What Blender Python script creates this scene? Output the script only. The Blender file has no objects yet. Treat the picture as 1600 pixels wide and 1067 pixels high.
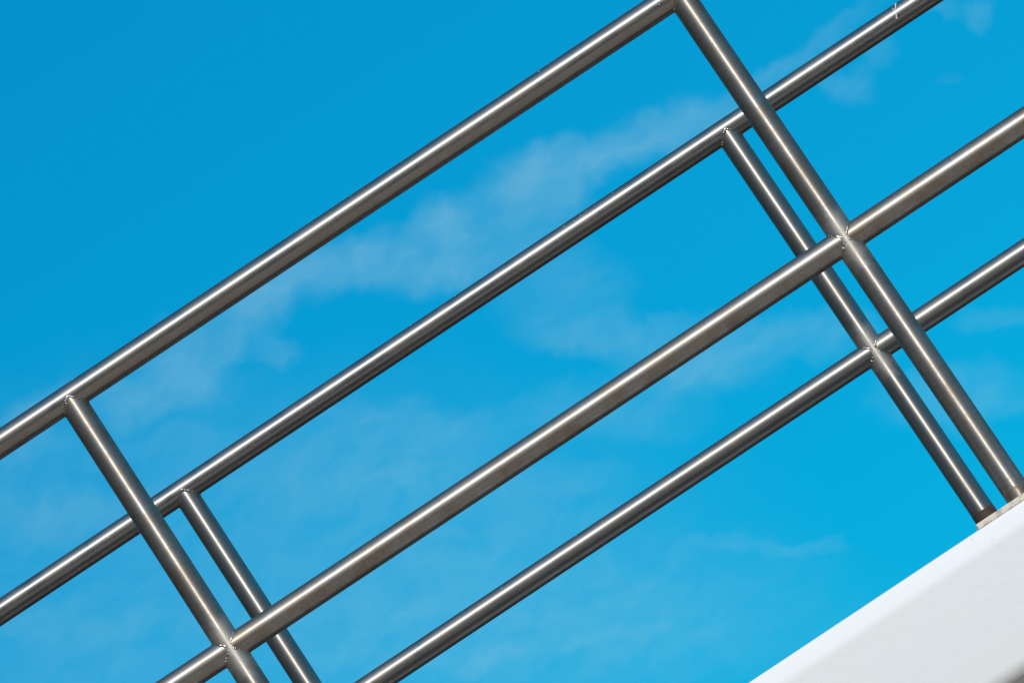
import bpy, bmesh, math, random
from mathutils import Vector, Matrix
random.seed(7)
R = math.radians
D = bpy.data
scene = bpy.context.scene
COL = scene.collection

# ------------------------------------------------------------------ camera
H = 3.55                                   # height of the rail axis above the ground
YAW, PITCH, ROLL = 0.000887, 0.184419, -0.585603
cam_d = D.cameras.new('camera')
cam_d.sensor_width = 36.0
cam_d.lens = 9035.27 / 1600 * 36.0
cam_d.clip_start = 0.1
cam_d.clip_end = 6000
cam = D.objects.new('camera', cam_d)
COL.objects.link(cam)
F = Vector((math.sin(YAW) * math.cos(PITCH), math.cos(YAW) * math.cos(PITCH), math.sin(PITCH)))
Rt = Vector((math.cos(YAW), -math.sin(YAW), 0))
Up = Rt.cross(F)
c_, s_ = math.cos(ROLL), math.sin(ROLL)
cr = Rt * c_ + Up * s_
cu = Rt * -s_ + Up * c_
M = Matrix((cr, cu, -F)).transposed().to_4x4()
M.translation = Vector((0.04554, -8.77945, H - 1.94998))
cam.matrix_world = M
scene.camera = cam

# ------------------------------------------------------------------ sky with thin high cloud
SUN_EL, SUN_AZ = 38.6, 9.2                 # azimuth to the right of the line behind the camera
w = D.worlds.new('World')
scene.world = w
w.use_nodes = True
nt = w.node_tree
nt.nodes.clear()
N = nt.nodes.new
def link(a, b): nt.links.new(a, b)
def math_node(op, a, b=None, clamp=False):
    n = N('ShaderNodeMath'); n.operation = op; n.use_clamp = clamp
    for i, v in enumerate((a, b)):
        if v is None: continue
        if isinstance(v, (int, float)): n.inputs[i].default_value = v
        else: link(v, n.inputs[i])
    return n.outputs[0]
out = N('ShaderNodeOutputWorld')
bg = N('ShaderNodeBackground')
bg.inputs['Strength'].default_value = 0.1
sky = N('ShaderNodeTexSky')
sky.sky_type = 'NISHITA'
sky.sun_disc = False
sky.sun_elevation = R(SUN_EL)
sky.sun_rotation = R(180 - SUN_AZ)
sky.altitude = 0
sky.air_density = 1.0
sky.dust_density = 0.15
sky.ozone_density = 2.0
# deep cyan grade of the whole sky, one power curve per channel
sepc = N('ShaderNodeSeparateColor'); combc = N('ShaderNodeCombineColor')
link(sky.outputs[0], sepc.inputs[0])
for i, (k, g) in enumerate(((.004, .64), (.52, .60), (.795, .54))):
    v = math_node('POWER', math_node('MULTIPLY', sepc.outputs[i], .1), g)
    link(math_node('MULTIPLY', v, k * 10), combc.inputs[i])
tc = N('ShaderNodeTexCoord')
sep = N('ShaderNodeSeparateXYZ')
link(tc.outputs['Generated'], sep.inputs[0])
deg = 180 / math.pi
az = math_node('MULTIPLY', math_node('ARCTAN2', sep.outputs[0], sep.outputs[1]), deg)
el = math_node('MULTIPLY', math_node('ARCSINE', sep.outputs[2]), deg)
comb = N('ShaderNodeCombineXYZ')
link(az, comb.inputs[0]); link(el, comb.inputs[1])
def noise(vec, scale, detail=4, rough=0.55):
    n = N('ShaderNodeTexNoise'); n.noise_dimensions = '3D'
    n.inputs['Scale'].default_value = scale
    n.inputs['Detail'].default_value = detail
    n.inputs['Roughness'].default_value = rough
    link(vec, n.inputs['Vector'])
    return n
# ragged edges: the lookup is pushed about by a noise
warp = noise(comb.outputs[0], 1.3, 3, 0.5)
vs = N('ShaderNodeVectorMath'); vs.operation = 'SUBTRACT'
link(warp.outputs['Color'], vs.inputs[0]); vs.inputs[1].default_value = (0.5, 0.5, 0.5)
vm = N('ShaderNodeVectorMath'); vm.operation = 'SCALE'
link(vs.outputs[0], vm.inputs[0]); vm.inputs['Scale'].default_value = 0.6
va = N('ShaderNodeVectorMath'); va.operation = 'ADD'
link(comb.outputs[0], va.inputs[0]); link(vm.outputs[0], va.inputs[1])
warp2 = noise(comb.outputs[0], 5.0, 2, 0.5)
vs2 = N('ShaderNodeVectorMath'); vs2.operation = 'MULTIPLY_ADD'
link(warp2.outputs['Color'], vs2.inputs[0]); vs2.inputs[1].default_value = (.16, .16, .16); link(va.outputs[0], vs2.inputs[2])
va = N('ShaderNodeVectorMath'); va.operation = 'SUBTRACT'
link(vs2.outputs[0], va.inputs[0]); va.inputs[1].default_value = (.08, .08, .08)
# az, el, half length, half width (degrees), tilt, density of each wisp of the high cloud
wisps = [(0.21, 11.9, 0.29, 0.244, -33.1, 0.85), (1.38, 11.72, 0.645, 0.297, -19.5, 0.8), (2.16, 11.56, 0.483, 0.232, -18.7, 0.6), (2.6, 11.45, 0.516, 0.206,
 -9.0, 0.6), (3.14, 11.34, 0.451, 0.142, -6.1, 0.5), (0.96, 11.56, 0.578, 0.244, -33.3, 0.5), (0.2, 11.48, 0.838, 0.271, -23.2, 0.6), (-0.53, 12.0,
 0.711, 0.246, -19.1, 0.6), (-0.19, 11.47, 0.577, 0.167, -43.0, 0.4), (-1.04, 12.17, 0.712, 0.246, -15.1, 0.5), (-1.63, 12.33, 0.486, 0.208, 1.7, 0.5),
 (-2.81, 12.24, 0.484, 0.297, -17.7, 0.6), (-2.08, 12.23, 0.616, 0.246, 1.8, 0.55), (-1.97, 11.82, 0.244, 0.154, -32.7, 0.35), (-3.08, 12.0, 0.644,
 0.219, -22.6, 0.45), (-3.51, 12.12, 0.385, 0.193, -32.4, 0.45), (-4.41, 12.62, 0.388, 0.168, 2.3, 0.45), (-4.72, 12.32, 0.515, 0.18, -17.3, 0.4),
 (-1.3, 10.4, 1.218, 0.256, -32.9, 0.35), (-1.97, 10.31, 1.41, 0.288, -32.8, 0.35), (0.87, 10.06, 0.704, 0.205, -33.4, 0.45), (1.48, 9.31, 0.703,
 0.281, -33.5, 0.65), (2.2, 9.18, 1.085, 0.23, -33.6, 0.45), (0.53, 9.44, 0.831, 0.256, -33.3, 0.35), (3.47, 7.64, 0.76, 0.266, -33.9, 0.38), (4.21,
 8.06, 0.38, 0.139, -34.0, 0.25), (0.74, 10.67, 0.641, 0.449, -33.3, 0.28), (1.24, 7.3, 0.508, 0.076, -33.5, 0.25), (0.62, 7.75, 0.382, 0.076, -33.4,
 0.25), (-0.4, 9.21, 0.703, 0.205, -33.2, 0.25), (-0.53, 7.52, 0.701, 0.089, -30.3, 0.25), (-1.37, 7.87, 0.766, 0.102, -21.2, 0.3), (-2.11, 8.13,
 0.447, 0.102, -28.0, 0.3), (-1.49, 8.26, 3.062, 0.829, -33.1, 0.42), (-3.33, 10.12, 4.093, 1.663, -32.6, 0.3), (-1.43, 9.51, 1.663, 0.32, -33.0, 0.2),
 (-4.83, 11.68, 1.215, 0.269, -32.2, 0.35), (-5.22, 10.61, 0.957, 0.23, -32.3, 0.35), (-5.53, 10.24, 1.401, 0.255, -32.3, 0.25), (-3.34, 11.49, 0.898,
 0.218, -32.5, 0.2), (3.79, 11.32, 0.386, 0.129, 0.6, 0.4), (4.38, 11.32, 0.578, 0.116, -4.4, 0.3), (4.33, 10.81, 0.292, 0.165, -54.0, 0.35), (4.68,
 10.92, 0.153, 0.153, -34.1, 0.2), (5.81, 10.64, 0.164, 0.139, -84.6, 0.35), (5.49, 10.91, 0.229, 0.089, -34.3, 0.28), (5.16, 10.25, 0.102, 0.057,
 -34.2, 0.1)]
total = None
for a, e, ra, rb, t, s in wisps:
    mp = N('ShaderNodeMapping'); mp.vector_type = 'TEXTURE'
    mp.inputs['Location'].default_value = (a, e, 0)
    mp.inputs['Rotation'].default_value = (0, 0, R(t))
    mp.inputs['Scale'].default_value = (ra * 1.5, rb * 1.5, 1)
    link(va.outputs[0], mp.inputs['Vector'])
    g = N('ShaderNodeTexGradient'); g.gradient_type = 'SPHERICAL'
    link(mp.outputs[0], g.inputs[0])
    sm = N('ShaderNodeMapRange'); sm.interpolation_type = 'SMOOTHSTEP'
    sm.inputs['From Max'].default_value = .8; link(g.outputs['Fac'], sm.inputs['Value'])
    g2 = math_node('MULTIPLY', sm.outputs[0], s)
    if total is None: total = g2
    else:                                  # screen-add so that overlaps stay soft
        total = math_node('SUBTRACT', math_node('ADD', total, g2), math_node('MULTIPLY', total, g2))
flat = N('ShaderNodeMapping')                # streaks lie along the cloud band
flat.inputs['Rotation'].default_value = (0, 0, R(33)); flat.inputs['Scale'].default_value = (1.0, 2.2, 1)
link(va.outputs[0], flat.inputs['Vector'])
fine = noise(flat.outputs[0], 2.0, 4, 0.5)
mr = N('ShaderNodeMapRange')
mr.inputs['From Min'].default_value = 0.3; mr.inputs['From Max'].default_value = 0.7
mr.inputs['To Min'].default_value = 0.6; mr.inputs['To Max'].default_value = 1.25
link(fine.outputs['Fac'], mr.inputs['Value'])
total = math_node('MULTIPLY', total, mr.outputs[0])
# the same thin veil goes on all over the sky
veil = noise(tc.outputs['Generated'], 5.0, 6, 0.6)
vr = N('ShaderNodeMapRange')
vr.inputs['From Min'].default_value = 0.56; vr.inputs['From Max'].default_value = 0.8
vr.inputs['To Min'].default_value = 0.0; vr.inputs['To Max'].default_value = 0.7
link(veil.outputs['Fac'], vr.inputs['Value'])
far_off = math_node('MULTIPLY', math_node('SUBTRACT', math_node('ABSOLUTE', az), 8.0), 0.1, True)
total = math_node('ADD', total, math_node('MULTIPLY', vr.outputs[0], far_off))
CLOUD = 0.205
cf = math_node('MULTIPLY', total, CLOUD, True)
mix = N('ShaderNodeMix'); mix.data_type = 'RGBA'
link(cf, mix.inputs[0]); link(combc.outputs[0], mix.inputs[6])
mix.inputs[7].default_value = (5.2, 7.8, 7.8, 1)
link(mix.outputs[2], bg.inputs['Color'])
link(bg.outputs[0], out.inputs[0])

# ------------------------------------------------------------------ sun
sd = D.lights.new('sun', 'SUN')
sd.energy = 3.2
sd.angle = R(0.53)
sd.color = (1.0, 0.965, 0.915)
sun = D.objects.new('sun', sd)
COL.objects.link(sun)
to_sun = Vector((math.sin(R(SUN_AZ)) * math.cos(R(SUN_EL)), -math.cos(R(SUN_AZ)) * math.cos(R(SUN_EL)), math.sin(R(SUN_EL))))
sun.rotation_euler = to_sun.to_track_quat('Z', 'Y').to_euler()
sun.location = to_sun * 60

scene.view_settings.view_transform = 'Standard'
scene.view_settings.look = 'None'
scene.view_settings.gamma = 1
scene.view_settings.use_curve_mapping = False
scene.view_settings.exposure = 0
scene.cycles.max_bounces = 8
scene.cycles.glossy_bounces = 5

# ------------------------------------------------------------------ materials
class Mat:
    def __init__(s, name):
        s.m = D.materials.new(name); s.m.use_nodes = True
        s.t = s.m.node_tree; s.t.nodes.clear()
        s.out = s.n('ShaderNodeOutputMaterial')
    def n(s, t, **k):
        x = s.t.nodes.new(t)
        for a, b in k.items(): setattr(x, a, b)
        return x
    def l(s, a, b): s.t.links.new(a, b)
    def setv(s, sock, v):
        if isinstance(v, (int, float, tuple)): sock.default_value = v
        else: s.l(v, sock)
    def coords(s, scale):
        tc = s.n('ShaderNodeTexCoord'); mp = s.n('ShaderNodeMapping')
        mp.inputs['Scale'].default_value = scale
        s.l(tc.outputs['Object'], mp.inputs[0]); return mp.outputs[0]
    def noise(s, vec, scale, detail=3, rough=0.55):
        x = s.n('ShaderNodeTexNoise'); s.l(vec, x.inputs['Vector'])
        x.inputs['Scale'].default_value = scale; x.inputs['Detail'].default_value = detail
        x.inputs['Roughness'].default_value = rough
        return x.outputs['Fac']
    def rng(s, v, a, b, c, d):
        x = s.n('ShaderNodeMapRange'); s.l(v, x.inputs[0])
        for i, q in enumerate((a, b, c, d)): x.inputs[i + 1].default_value = q
        return x.outputs[0]
    def mixc(s, f, a, b):
        x = s.n('ShaderNodeMix', data_type='RGBA')
        s.setv(x.inputs[0], f); s.setv(x.inputs[6], a); s.setv(x.inputs[7], b)
        return x.outputs[2]
    def mth(s, op, a, b, clamp=False):
        x = s.n('ShaderNodeMath', operation=op, use_clamp=clamp)
        s.setv(x.inputs[0], a); s.setv(x.inputs[1], b); return x.outputs[0]
    def bsdf(s, **k):
        x = s.n('ShaderNodeBsdfPrincipled')
        for a, b in k.items(): s.setv(x.inputs[a.replace('_', ' ')], b)
        return x
    def bump(s, h, strength, dist):
        x = s.n('ShaderNodeBump'); x.inputs['Strength'].default_value = strength
        x.inputs['Distance'].default_value = dist; s.l(h, x.inputs['Height']); return x.outputs[0]

def steel(name, axis, tarnish, r_sharp, r_wide, wide, dull, joint=None):
    """satin stainless tube; axis = direction the tube was polished along; joint = height of the welded cross"""
    m = Mat(name)
    along, across = 120.0, 14.0
    sc = tuple(along if i == axis else across for i in range(3))
    streak = m.noise(m.coords(sc), 1.0, 3, 0.6)
    iso = m.coords((1, 1, 1))
    grain = m.noise(iso, 420, 2, 0.6)
    blot = m.noise(iso, 26, 5, 0.65)
    big = m.noise(iso, 5.5, 3, 0.6)
    base = m.mixc(m.rng(streak, .3, .7, 0, 1), (.505, .475, .435, 1), (.53, .50, .46, 1))
    dirt = m.mth('MULTIPLY', m.rng(blot, .40, .64, 0.05, 1), m.rng(big, .35, .65, .5 * tarnish, tarnish), True)
    base = m.mixc(dirt, base, (.30, .235, .165, 1))
    base = m.mixc(m.mth('MULTIPLY', m.rng(grain, .54, .70, 0, .6 * tarnish), m.rng(blot, .4, .6, .4, 1)), base, (.20, .17, .14, 1))
    gr = m.n('ShaderNodeMix', data_type='RGBA', blend_type='MULTIPLY')
    gr.inputs[0].default_value = 1.0
    m.l(base, gr.inputs[6])
    cc = m.n('ShaderNodeCombineColor')
    gv = m.mth('MULTIPLY', m.rng(m.noise(iso, 620, 2, .7), .3, .7, 1 - .16 * (.4 + tarnish), 1 + .10 * (.4 + tarnish)), m.rng(m.noise(iso, 13, 4, .6), .3, .7, .88, 1.06))
    for q in range(3): m.l(gv, cc.inputs[q])
    m.l(cc.outputs[0], gr.inputs[7])
    base = gr.outputs[2]
    w_ = m.rng(blot, .3, .7, wide - .12, wide + .12)
    haze_w = m.rng(blot, .3, .7, dull - .10, dull + .10)
    rs = m.rng(streak, .3, .7, r_sharp * .92, r_sharp * 1.08)
    if joint is not None:
        tc = m.n('ShaderNodeTexCoord'); sp = m.n('ShaderNodeSeparateXYZ'); m.l(tc.outputs['Object'], sp.inputs[0])
        dist = m.mth('ABSOLUTE', m.mth('SUBTRACT', sp.outputs[2], joint), 0.0)
        near = m.rng(m.mth('ADD', dist, m.rng(blot, .3, .7, -.022, .022)), .03, .062, 1, 0)
        near = m.mth('MULTIPLY', near, m.rng(m.noise(iso, 70, 3), .3, .6, .55, 1))
        base = m.mixc(m.mth('MULTIPLY', near, .75), base, (.60, .57, .52, 1))
        haze_w = m.mth('MAXIMUM', haze_w, m.mth('MULTIPLY', near, .9))
        # rust flecks and a brown bloom just above the foot
        foot = m.mth('MULTIPLY', m.rng(sp.outputs[2], .012, .05, 1, 0), m.rng(m.noise(iso, 95, 4, .7), .5, .62, 0, .9))
        base = m.mixc(foot, base, (.16, .07, .03, 1))
        haze_w = m.mth('MAXIMUM', haze_w, foot)
    nb = m.bump(grain, .004, .0005)
    # belt-polished round the tube: the fine scratches spread light along the tube and keep it sharp across
    vt = m.n('ShaderNodeVectorTransform', vector_type='VECTOR', convert_from='OBJECT', convert_to='WORLD')
    vt.inputs[0].default_value = (1, 0, 0) if axis == 0 else (0, 0, 1)
    a = m.bsdf(Base_Color=base, Metallic=1.0, Roughness=rs, Normal=nb, Anisotropic=.97, Tangent=vt.outputs[0])
    b = m.bsdf(Base_Color=base, Metallic=1.0, Roughness=r_wide, Normal=nb, Anisotropic=.8, Tangent=vt.outputs[0])
    d = m.bsdf(Base_Color=m.mixc(.35, base, (.42, .35, .26, 1)), Metallic=1.0, Roughness=.58, Normal=nb)
    for x in (a, b, d): x.inputs['Specular Tint'].default_value = (.45, .45, .46, 1)
    mx = m.n('ShaderNodeMixShader'); m.l(w_, mx.inputs[0]); m.l(a.outputs[0], mx.inputs[1]); m.l(b.outputs[0], mx.inputs[2])
    mx2 = m.n('ShaderNodeMixShader'); m.l(haze_w, mx2.inputs[0]); m.l(mx.outputs[0], mx2.inputs[1]); m.l(d.outputs[0], mx2.inputs[2])
    m.l(mx2.outputs[0], m.out.inputs[0])
    return m.m

POST_H = 0.952
MID = 0.4696
steel_top = steel('polished_steel', 0, .5, .32, .56, .60, .20)
steel_mid = steel('satin_steel', 0, .85, .29, .52, .80, .36)
steel_post = steel('tarnished_steel', 2, .9, .27, .48, .82, .28, POST_H - MID)
steel_far_top = steel('polished_steel_far', 0, .25, .31, .56, .60, .18)
steel_far_mid = steel('satin_steel_far', 0, .4, .30, .57, .66, .24)
steel_far_post = steel('satin_steel_post', 2, .5, .26, .46, .74, .20, POST_H - MID)

m = Mat('weld_metal'); v = m.coords((1, 1, 1)); nz = m.noise(v, 300, 2)
b = m.bsdf(Base_Color=m.mixc(m.rng(m.noise(v, 90, 3), .35, .65, 0, 1), (.66, .63, .58, 1), (.42, .36, .29, 1)), Metallic=1.0,
           Roughness=m.rng(nz, .3, .7, .18, .5), Normal=m.bump(nz, .5, .001))
m.l(b.outputs[0], m.out.inputs[0]); weld_mat = m.m

m = Mat('ground_weld'); v = m.coords((1, 1, 1)); nz = m.noise(v, 500, 3)
b = m.bsdf(Base_Color=m.mixc(m.rng(m.noise(v, 110, 3), .35, .65, 0, 1), (.46, .42, .37, 1), (.32, .27, .22, 1)), Metallic=1.0,
           Roughness=.42, Normal=m.bump(nz, .4, .0008))
m.l(b.outputs[0], m.out.inputs[0]); ground_weld = m.m

def painted(name, col, col2, rough, bump_s, bump_d, pit=0.0):
    m = Mat(name); v = m.coords((1, 1, 1))
    big = m.noise(v, 3.2, 4, .6)
    fine = m.noise(v, 130, 4, .6)
    wave = m.noise(m.coords((35, 35, 60)), 1.0, 3, .6)
    c = m.mixc(m.rng(big, .35, .65, 0, 1), col, col2)
    if pit:
        sp = m.noise(v, 240, 1, .3)
        c = m.mixc(m.rng(sp, .80, .83, 0, pit), c, (.25, .26, .26, 1))
    h = m.mth('ADD', m.mth('MULTIPLY', fine, .4), wave)
    b = m.bsdf(Base_Color=c, Roughness=rough, Normal=m.bump(h, bump_s, bump_d))
    m.l(b.outputs[0], m.out.inputs[0]); return m.m
white_paint = painted('white_painted_beam', (.80, .815, .79, 1), (.79, .805, .825, 1), .6, .20, .0022, .5)
plate_mat = painted('stained_cream_plate', (.72, .64, .53, 1), (.62, .55, .47, 1), .7, .5, .001)

m = Mat('plate_grime'); v = m.coords((1, 1, 1))
c = m.mixc(m.rng(m.noise(v, 60, 4, .65), .5, .68, 0, .85), (.78, .71, .60, 1), (.32, .25, .19, 1))
b = m.bsdf(Base_Color=c, Roughness=.7, Normal=m.bump(m.noise(v, 200, 3), .5, .001))
m.l(b.outputs[0], m.out.inputs[0]); plate_mat = m.m

m = Mat('rusty_sleeve'); v = m.coords((1, 1, 1))
c = m.mixc(m.rng(m.noise(v, 120, 4, .65), .35, .65, 0, 1), (.085, .045, .032, 1), (.045, .03, .024, 1))
b = m.bsdf(Base_Color=c, Roughness=.65, Normal=m.bump(m.noise(v, 300, 2), .5, .0008))
m.l(b.outputs[0], m.out.inputs[0]); rust_mat = m.m

def rough_mat(name, a, b_, scale, rough=.9):
    m = Mat(name); v = m.coords((1, 1, 1))
    c = m.mixc(m.rng(m.noise(v, scale, 6, .65), .3, .7, 0, 1), a, b_)
    b = m.bsdf(Base_Color=c, Roughness=rough, Normal=m.bump(m.noise(v, scale * 8, 3), .4, .01))
    m.l(b.outputs[0], m.out.inputs[0]); return m.m
floor_mat = rough_mat('dark_rubber_floor', (.030, .030, .033, 1), (.05, .05, .052, 1), 14)
soffit_mat = rough_mat('brown_soffit', (.13, .10, .08, 1), (.20, .16, .13, 1), 9)
ground_mat = rough_mat('bare_earth', (.34, .265, .20, 1), (.42, .335, .26, 1), .35)
road_mat = rough_mat('asphalt', (.045, .045, .047, 1), (.06, .06, .06, 1), 3)
brick_mat = rough_mat('brown_render', (.13, .095, .07, 1), (.17, .13, .10, 1), 1.2)
glass_mat = rough_mat('dark_window_glass', (.02, .024, .03, 1), (.03, .035, .04, 1), 1, .1)
m = Mat('pale_speck'); b = m.bsdf(Base_Color=(.75, .74, .70, 1), Roughness=.6); m.l(b.outputs[0], m.out.inputs[0]); speck_mat = m.m
m = Mat('dark_speck'); b = m.bsdf(Base_Color=(.03, .025, .02, 1), Roughness=.7); m.l(b.outputs[0], m.out.inputs[0]); dark_mat = m.m

# ------------------------------------------------------------------ helpers
def mesh_obj(name, verts, faces, mat, parent=None, loc=(0, 0, 0), smooth=False):
    me = D.meshes.new(name); me.from_pydata(verts, [], faces); me.update()
    if smooth: me.polygons.foreach_set('use_smooth', [True] * len(me.polygons))
    me.materials.append(mat)
    o = D.objects.new(name, me); COL.objects.link(o); o.location = loc
    if parent: o.parent = parent
    return o
def share(o, name, parent, loc, rz=0.0):
    c = D.objects.new(name, o.data); COL.objects.link(c); c.parent = parent; c.location = loc
    c.rotation_euler = (0, 0, rz)
    return c
def empty(name, loc, label, cat, group=None):
    o = D.objects.new(name, None); COL.objects.link(o); o.location = loc; o.empty_display_size = .2
    o['label'] = label; o['category'] = cat
    if group: o['group'] = group
    return o
def tube_data(r, L, axis, rings=1, seg=96, r_in=None, caps=True):
    """round tube from 0 to L along an axis, with the open wall showing at its ends"""
    V, Fc = [], []
    def P(a, t, rr):
        u, v = rr * math.cos(a), rr * math.sin(a)
        return (t, u, v) if axis == 0 else (u, v, t)
    for k in range(rings + 1):
        for i in range(seg): V.append(P(2 * math.pi * i / seg, L * k / rings, r))
    for k in range(rings):
        for i in range(seg):
            j = (i + 1) % seg
            f = (k * seg + i, k * seg + j, (k + 1) * seg + j, (k + 1) * seg + i)
            Fc.append(f)
    if caps:
        for k in (0, rings):                         # end discs with vertices of their own, so the wall stays evenly round
            b0 = len(V)
            V += [P(2 * math.pi * i / seg, L * k / rings, r) for i in range(seg)]
            f = tuple(range(b0, b0 + seg)); Fc.append(f if k else f[::-1])
    return V, Fc
def tube(name, r, L, axis, mat, parent, loc):
    V, Fc = tube_data(r, L, axis, max(1, int(L / .25)))
    o = mesh_obj(name, V, Fc, mat, parent, loc)
    sm = [len(p.vertices) == 4 for p in o.data.polygons]
    o.data.polygons.foreach_set('use_smooth', sm)
    return o
def box_data(x0, x1, y0, y1, z0, z1):
    V = [(x0, y0, z0), (x1, y0, z0), (x1, y1, z0), (x0, y1, z0), (x0, y0, z1), (x1, y0, z1), (x1, y1, z1), (x0, y1, z1)]
    return V, [(0, 3, 2, 1), (4, 5, 6, 7), (0, 1, 5, 4), (1, 2, 6, 5), (2, 3, 7, 6), (3, 0, 4, 7)]
def box(name, a, mat, parent=None, loc=(0, 0, 0), bevel=0.0):
    V, Fc = box_data(*a)
    o = mesh_obj(name, V, Fc, mat, parent, loc)
    if bevel:
        bm = bmesh.new(); bm.from_mesh(o.data)
        bmesh.ops.bevel(bm, geom=bm.edges[:], offset=bevel, segments=2, profile=.6, affect='EDGES')
        bm.to_mesh(o.data); bm.free()
    return o

def weld(name, pts, outward, parent, loc, rng, mat, r0=.0036, lumps=1.0, tip=None):
    """a hand-laid weld: a ground-down fillet swept along pts, with bright ripples left where it faces out"""
    bm = bmesh.new()
    n = len(pts); seg = 10
    rings = []
    ph = rng.uniform(0, 6)
    for i, p in enumerate(pts):
        a, c = pts[(i - 1) % n], pts[(i + 1) % n]
        t = (c - a).normalized()
        o1 = outward[i].normalized(); o2 = t.cross(o1).normalized()
        r = r0 * (1 + .07 * math.sin(i * .9 + ph) + .08 * math.sin(i * .37 + ph) + rng.uniform(-.05, .05))
        k = min(1.0, (p - tip).length / (.45 * RR)) if tip else 1.0     # ground flush where four seams would meet
        c0 = p - o1 * r0 * (.68 + .5 * (1 - k))
        rings.append([bm.verts.new(c0 + r * (math.cos(q) * o1 + math.sin(q) * o2)) for q in (2 * math.pi * k / seg for k in range(seg))])
    for i in range(n):
        A, B = rings[i], rings[(i + 1) % n]
        for k in range(seg): bm.faces.new((A[k], A[(k + 1) % seg], B[(k + 1) % seg], B[k]))
    for f in bm.faces: f.material_index = 0
    nf = len(bm.faces)
    for i in range(n):
        face = max(0.0, -outward[i].normalized().y)
        if tip and (pts[i] - tip).length < .20 * RR: continue
        clump = .5 + .5 * math.sin(i * .55 + ph * 2) + .3 * math.sin(i * 1.3 + ph)
        if rng.random() < (.04 + .95 * face ** 3 * max(0, clump)) * lumps:
            sz = rng.uniform(.0009, .0021) * (.6 + .5 * face)
            m4 = Matrix.Translation(pts[i] + outward[i].normalized() * r0 * rng.uniform(.12, .34) +
                                    Vector([rng.uniform(-.0012, .0012) for _ in range(3)]))
            m4 = m4 @ Matrix.Diagonal((rng.uniform(.7, 1.4), rng.uniform(.7, 1.2), rng.uniform(.7, 1.4), 1))
            for v in bmesh.ops.create_icosphere(bm, subdivisions=1, radius=sz, matrix=m4)['verts']:
                for f in v.link_faces: f.material_index = 1
    for f in bm.faces: f.smooth = True
    bmesh.ops.recalc_face_normals(bm, faces=bm.faces)
    me = D.meshes.new(name); bm.to_mesh(me); bm.free(); me.materials.append(mat); me.materials.append(weld_mat)
    o = D.objects.new(name, me); COL.objects.link(o); o.parent = parent; o.location = loc
    return o
def tee_curve(r, n=96):                    # seam of a post (z) cut to the underside of a rail (x)
    P, O = [], []
    for i in range(n):
        a = 2 * math.pi * i / n
        z = -r * (abs(math.cos(a)) ** 2 + .002) ** .5
        P.append(Vector((r * math.cos(a), r * math.sin(a), z)))
        O.append(Vector((math.cos(a), math.sin(a), -.9 * abs(math.cos(a)))))
    return P, O
def cross_curve(r, s, n=96):               # seam of a rail (x) cut to the side of a post (z); s = side
    P, O = [], []
    for i in range(n):
        a = 2 * math.pi * i / n
        x = s * r * (math.cos(a) ** 2 * 0 + math.sin(a) ** 2 + .002) ** .5
        P.append(Vector((x, r * math.cos(a), r * math.sin(a))))
        O.append(Vector((s * .9 * abs(math.sin(a)), math.cos(a), math.sin(a))))
    return P, O

# ------------------------------------------------------------------ ground, and an unseen dark road added for the rails' dark reflections
V, Fc = box_data(-2500, 2500, -2500, 2500, -1, 0)
g = mesh_obj('ground', V, Fc, ground_mat); g['kind'] = 'structure'
V, Fc = box_data(-2500, 2500, 2.2, 60, -.5, .004)
g = mesh_obj('road', V, Fc, road_mat); g['kind'] = 'structure'

# ------------------------------------------------------------------ footbridge
S = 1.13564; GAP = 1.12668
BZ = H - .9612                             # top of the edge beams
bridge = empty('footbridge', (0, GAP / 2, 0), 'white painted footbridge edge with rounded corners below the steel railings', 'footbridge')
X0, X1 = -9.0, 9.0
def beam_profile():
    """outline of the beam section, y outward (front negative), z up from the top edge"""
    pts = []
    def arc(cy, cz, r, a0, a1, n):
        for k in range(n + 1):
            a = R(a0 + (a1 - a0) * k / n); pts.append((cy + r * math.cos(a), cz + r * math.sin(a)))
    arc(.108, -.008, .008, 0, 90, 4)
    arc(.0115, -.004, .004, 90, 168, 5)           # small round on the top edge
    arc(.060, -.028 + -.010, .060, 168, 180, 6)   # the sloped band eases into the face
    arc(.032, -.196, .032, 180, 270, 14)          # big soft round at the bottom
    arc(.108, -.220, .008, 270, 360, 4)
    return pts
def beam(name, flip, y):
    pr = beam_profile(); n = len(pr)
    nx = 60
    V, Fc = [], []
    for k in range(nx + 1):
        x = X0 + (X1 - X0) * k / nx
        for (a, b_) in pr: V.append((x, -a if flip else a, b_))
    for k in range(nx):
        for i in range(n):
            j = (i + 1) % n
            f = (k * n + i, k * n + j, (k + 1) * n + j, (k + 1) * n + i)
            Fc.append(f)
    Fc.append(tuple(range(n))); Fc.append(tuple(range(nx * n, nx * n + n))[::-1])
    o = mesh_obj(name, V, Fc, white_paint, bridge, (0, y - GAP / 2, BZ))
    bm = bmesh.new(); bm.from_mesh(o.data); bmesh.ops.recalc_face_normals(bm, faces=bm.faces[:]); bm.to_mesh(o.data); bm.free()
    o.data.polygons.foreach_set('use_smooth', [len(p.vertices) == 4 for p in o.data.polygons])
    return o
beam('edge_beam', False, -.062)
beam('edge_beam', True, GAP + .062)
box('deck_floor', (X0, X1, .0545, GAP - .0545, -.20, -.045), floor_mat, bridge, (0, -GAP / 2, BZ))
for x in (-7.6, -6.9 + 14.2):
    box('pier', (x - .2, x + .2, -.35, .35, 0, BZ - .201), white_paint, bridge, (0, 0, 0), .02)
box('soffit', (X0, X1, -.40, .40, -.228, -.2005), soffit_mat, bridge, (0, 0, BZ))

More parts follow.
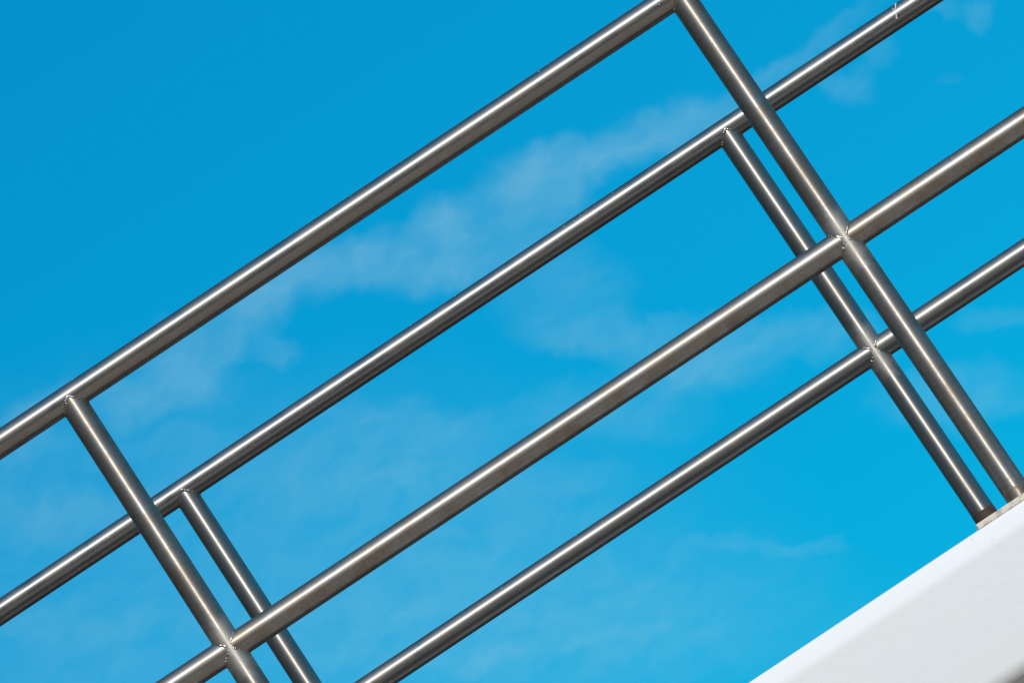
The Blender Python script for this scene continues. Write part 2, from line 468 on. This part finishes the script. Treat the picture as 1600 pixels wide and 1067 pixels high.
# ------------------------------------------------------------------ railings
RR, RP = .0211, .0215                      # rail and post radius
N_POST = 3                                 # posts each side of the middle of the frame
def railing(y, label, group, mats, near, seed):
    rng = random.Random(seed)
    root = empty('railing', (0, y, H - POST_H), label, 'railing', group)
    mt, mm, mp = mats
    xs = [S * (k - N_POST + .5) for k in range(2 * N_POST)]
    x0, x1 = xs[0] - .3, xs[-1] + .3
    tube('top_rail', RR, x1 - x0, 0, mt, root, (x0, 0, POST_H))
    for x in xs:
        tube('post', RP, POST_H - .004, 2, mp, root, (x, 0, 0))
        P, O = tee_curve(RP)
        weld('weld_bead', P, O, root, (x, 0, POST_H), rng, ground_weld)
        for s in (-1, 1):
            P, O = cross_curve(RR, s)
            weld('weld_bead', P, O, root, (x, 0, POST_H - MID), rng, ground_weld, tip=Vector((0, -RR, 0)))
    ends = [x0] + xs + [x1]
    for a, b_ in zip(ends[:-1], ends[1:]):
        a2 = a + (0 if a == x0 else .006); b2 = b_ - (0 if b_ == x1 else .006)
        tube('mid_rail', RR, b2 - a2, 0, mm, root, (a2, 0, POST_H - MID))
    for x in xs:
        p = box('base_plate', (-.082, .082, -.0535, .049, -.0092, -.0002), plate_mat, root, (x, 0, 0), .0012)
        p.rotation_euler = (0, 0, rng.uniform(-.004, .004))
        # lumpy weld round the foot
        P = [Vector((RP * math.cos(2 * math.pi * i / 64), RP * math.sin(2 * math.pi * i / 64), .0004)) for i in range(64)]
        O = [Vector((q.x, q.y, .012)) for q in P]
        weld('weld_bead', P, O, root, (x, 0, 0), rng, ground_weld, .0016)
        if not near:
            V, Fc = tube_data(RP + .0002, .1465, 2, 1, 96)
            mesh_obj('rusty_sleeve', V, Fc, rust_mat, root, (x, 0, .001), True)['label'] = 'dull brown rusted sleeve round the post foot'
    return root
near = railing(0, 'nearer brushed steel tube railing, its post foot on the white beam edge in view', 'steel railings of the footbridge',
        (steel_top, steel_mid, steel_post), True, 3)
far = railing(GAP, 'farther, smaller looking steel tube railing seen through the nearer one', 'steel railings of the footbridge',
        (steel_far_top, steel_far_mid, steel_far_post), False, 11)

# dirt specks, spatter and the pair of pale strokes on the far top rail
def specks(name, parent, z, x0, x1, n, mat, rng, rmin, rmax, band=(-.2, 1.35)):
    bm = bmesh.new()
    for _ in range(n):
        x = rng.uniform(x0, x1); a = rng.uniform(*band)          # angle up from the side that faces the camera
        r = rng.uniform(rmin, rmax)
        c = Vector((x, -RR * math.cos(a), RR * math.sin(a)))
        nrm = Vector((0, -math.cos(a), math.sin(a)))
        m4 = Matrix.Translation(c) @ nrm.to_track_quat('Z', 'Y').to_matrix().to_4x4() @ Matrix.Diagonal((rng.uniform(.8, 1.5), 1, .45, 1))
        bmesh.ops.create_icosphere(bm, subdivisions=1, radius=r, matrix=m4)
    for f in bm.faces: f.smooth = True
    me = D.meshes.new(name); bm.to_mesh(me); bm.free(); me.materials.append(mat)
    o = D.objects.new(name, me); COL.objects.link(o); o.parent = parent; o.location = (0, 0, z); o['kind'] = 'stuff'
    return o
rg = random.Random(5)
for root in (near, far):
    specks('pale_specks', root, POST_H, -1.3, 1.3, 34, speck_mat, rg, .0004, .0011)
    specks('dark_specks', root, POST_H, -1.3, 1.3, 12, dark_mat, rg, .0003, .0008)
    specks('pale_specks', root, POST_H - MID, -1.1, 1.3, 22, speck_mat, rg, .0004, .0010)
    specks('dark_specks', root, POST_H - MID, -1.1, 1.3, 14, dark_mat, rg, .0004, .0009)
specks('pale_specks', far, POST_H, .18, .38, 11, speck_mat, rg, .0004, .0010, (.2, .95))
def stroke(name, parent, x, pts, r0):
    V, Fc = [], []
    n = len(pts)
    for i, (dx, a, r) in enumerate(pts):
        c = Vector((x + dx, -RR * math.cos(a), RR * math.sin(a))); nn = Vector((0, -math.cos(a), math.sin(a)))
        for k in range(6):
            q = 2 * math.pi * k / 6
            V.append(c + Vector((1, 0, 0)) * r * r0 * math.cos(q) + nn * r * r0 * .6 * math.sin(q))
    for i in range(n - 1):
        for k in range(6): Fc.append((i * 6 + k, i * 6 + (k + 1) % 6, (i + 1) * 6 + (k + 1) % 6, (i + 1) * 6 + k))
    o = mesh_obj(name, V, Fc, speck_mat, parent, (0, 0, POST_H), True); return o
stroke('scratch_mark', far, .932, [(.0055 - .014 * t, 1.05 - 1.35 * t, .3 + 1.0 * abs(2 * t - 1)) for t in (k / 12 for k in range(13))], .0013)
stroke('scratch_mark', far, .930, [(-.002 + .0005 * t, .75 - .75 * t, .4 + .6 * math.sin(math.pi * t)) for t in (k / 12 for k in range(13))], .0008)

# ------------------------------------------------------------------ unseen building, added for its dark reflection in the steel
bl = empty('building', (0, -30, 0), 'unseen long brown building added behind the viewer, mirrored as a dark band in the steel', 'building')
box('wall', (-40, 60, -10, 0, 0, 16), brick_mat, bl)
box('cornice', (-40.4, 60.4, -10.4, .4, 16.002, 16.6), brick_mat, bl)
box('wing_wall', (-34, -22, .402, 52, 0, 22), brick_mat, bl)  # wing made tall to darken the left side of the posts
box('wing_wall', (48, 60, .402, 40, 0, 9), brick_mat, bl)
wv, wf = box_data(-.8, .8, -.02, .03, -1.0, 1.0)
wm = D.meshes.new('window'); wm.from_pydata(wv, [], wf); wm.materials.append(glass_mat)
for k in range(15):
    for fl in range(4):
        o = D.objects.new('window', wm); COL.objects.link(o); o.parent = bl; o.location = (-25 + 5 * k, .02, 2.6 + 3.8 * fl)
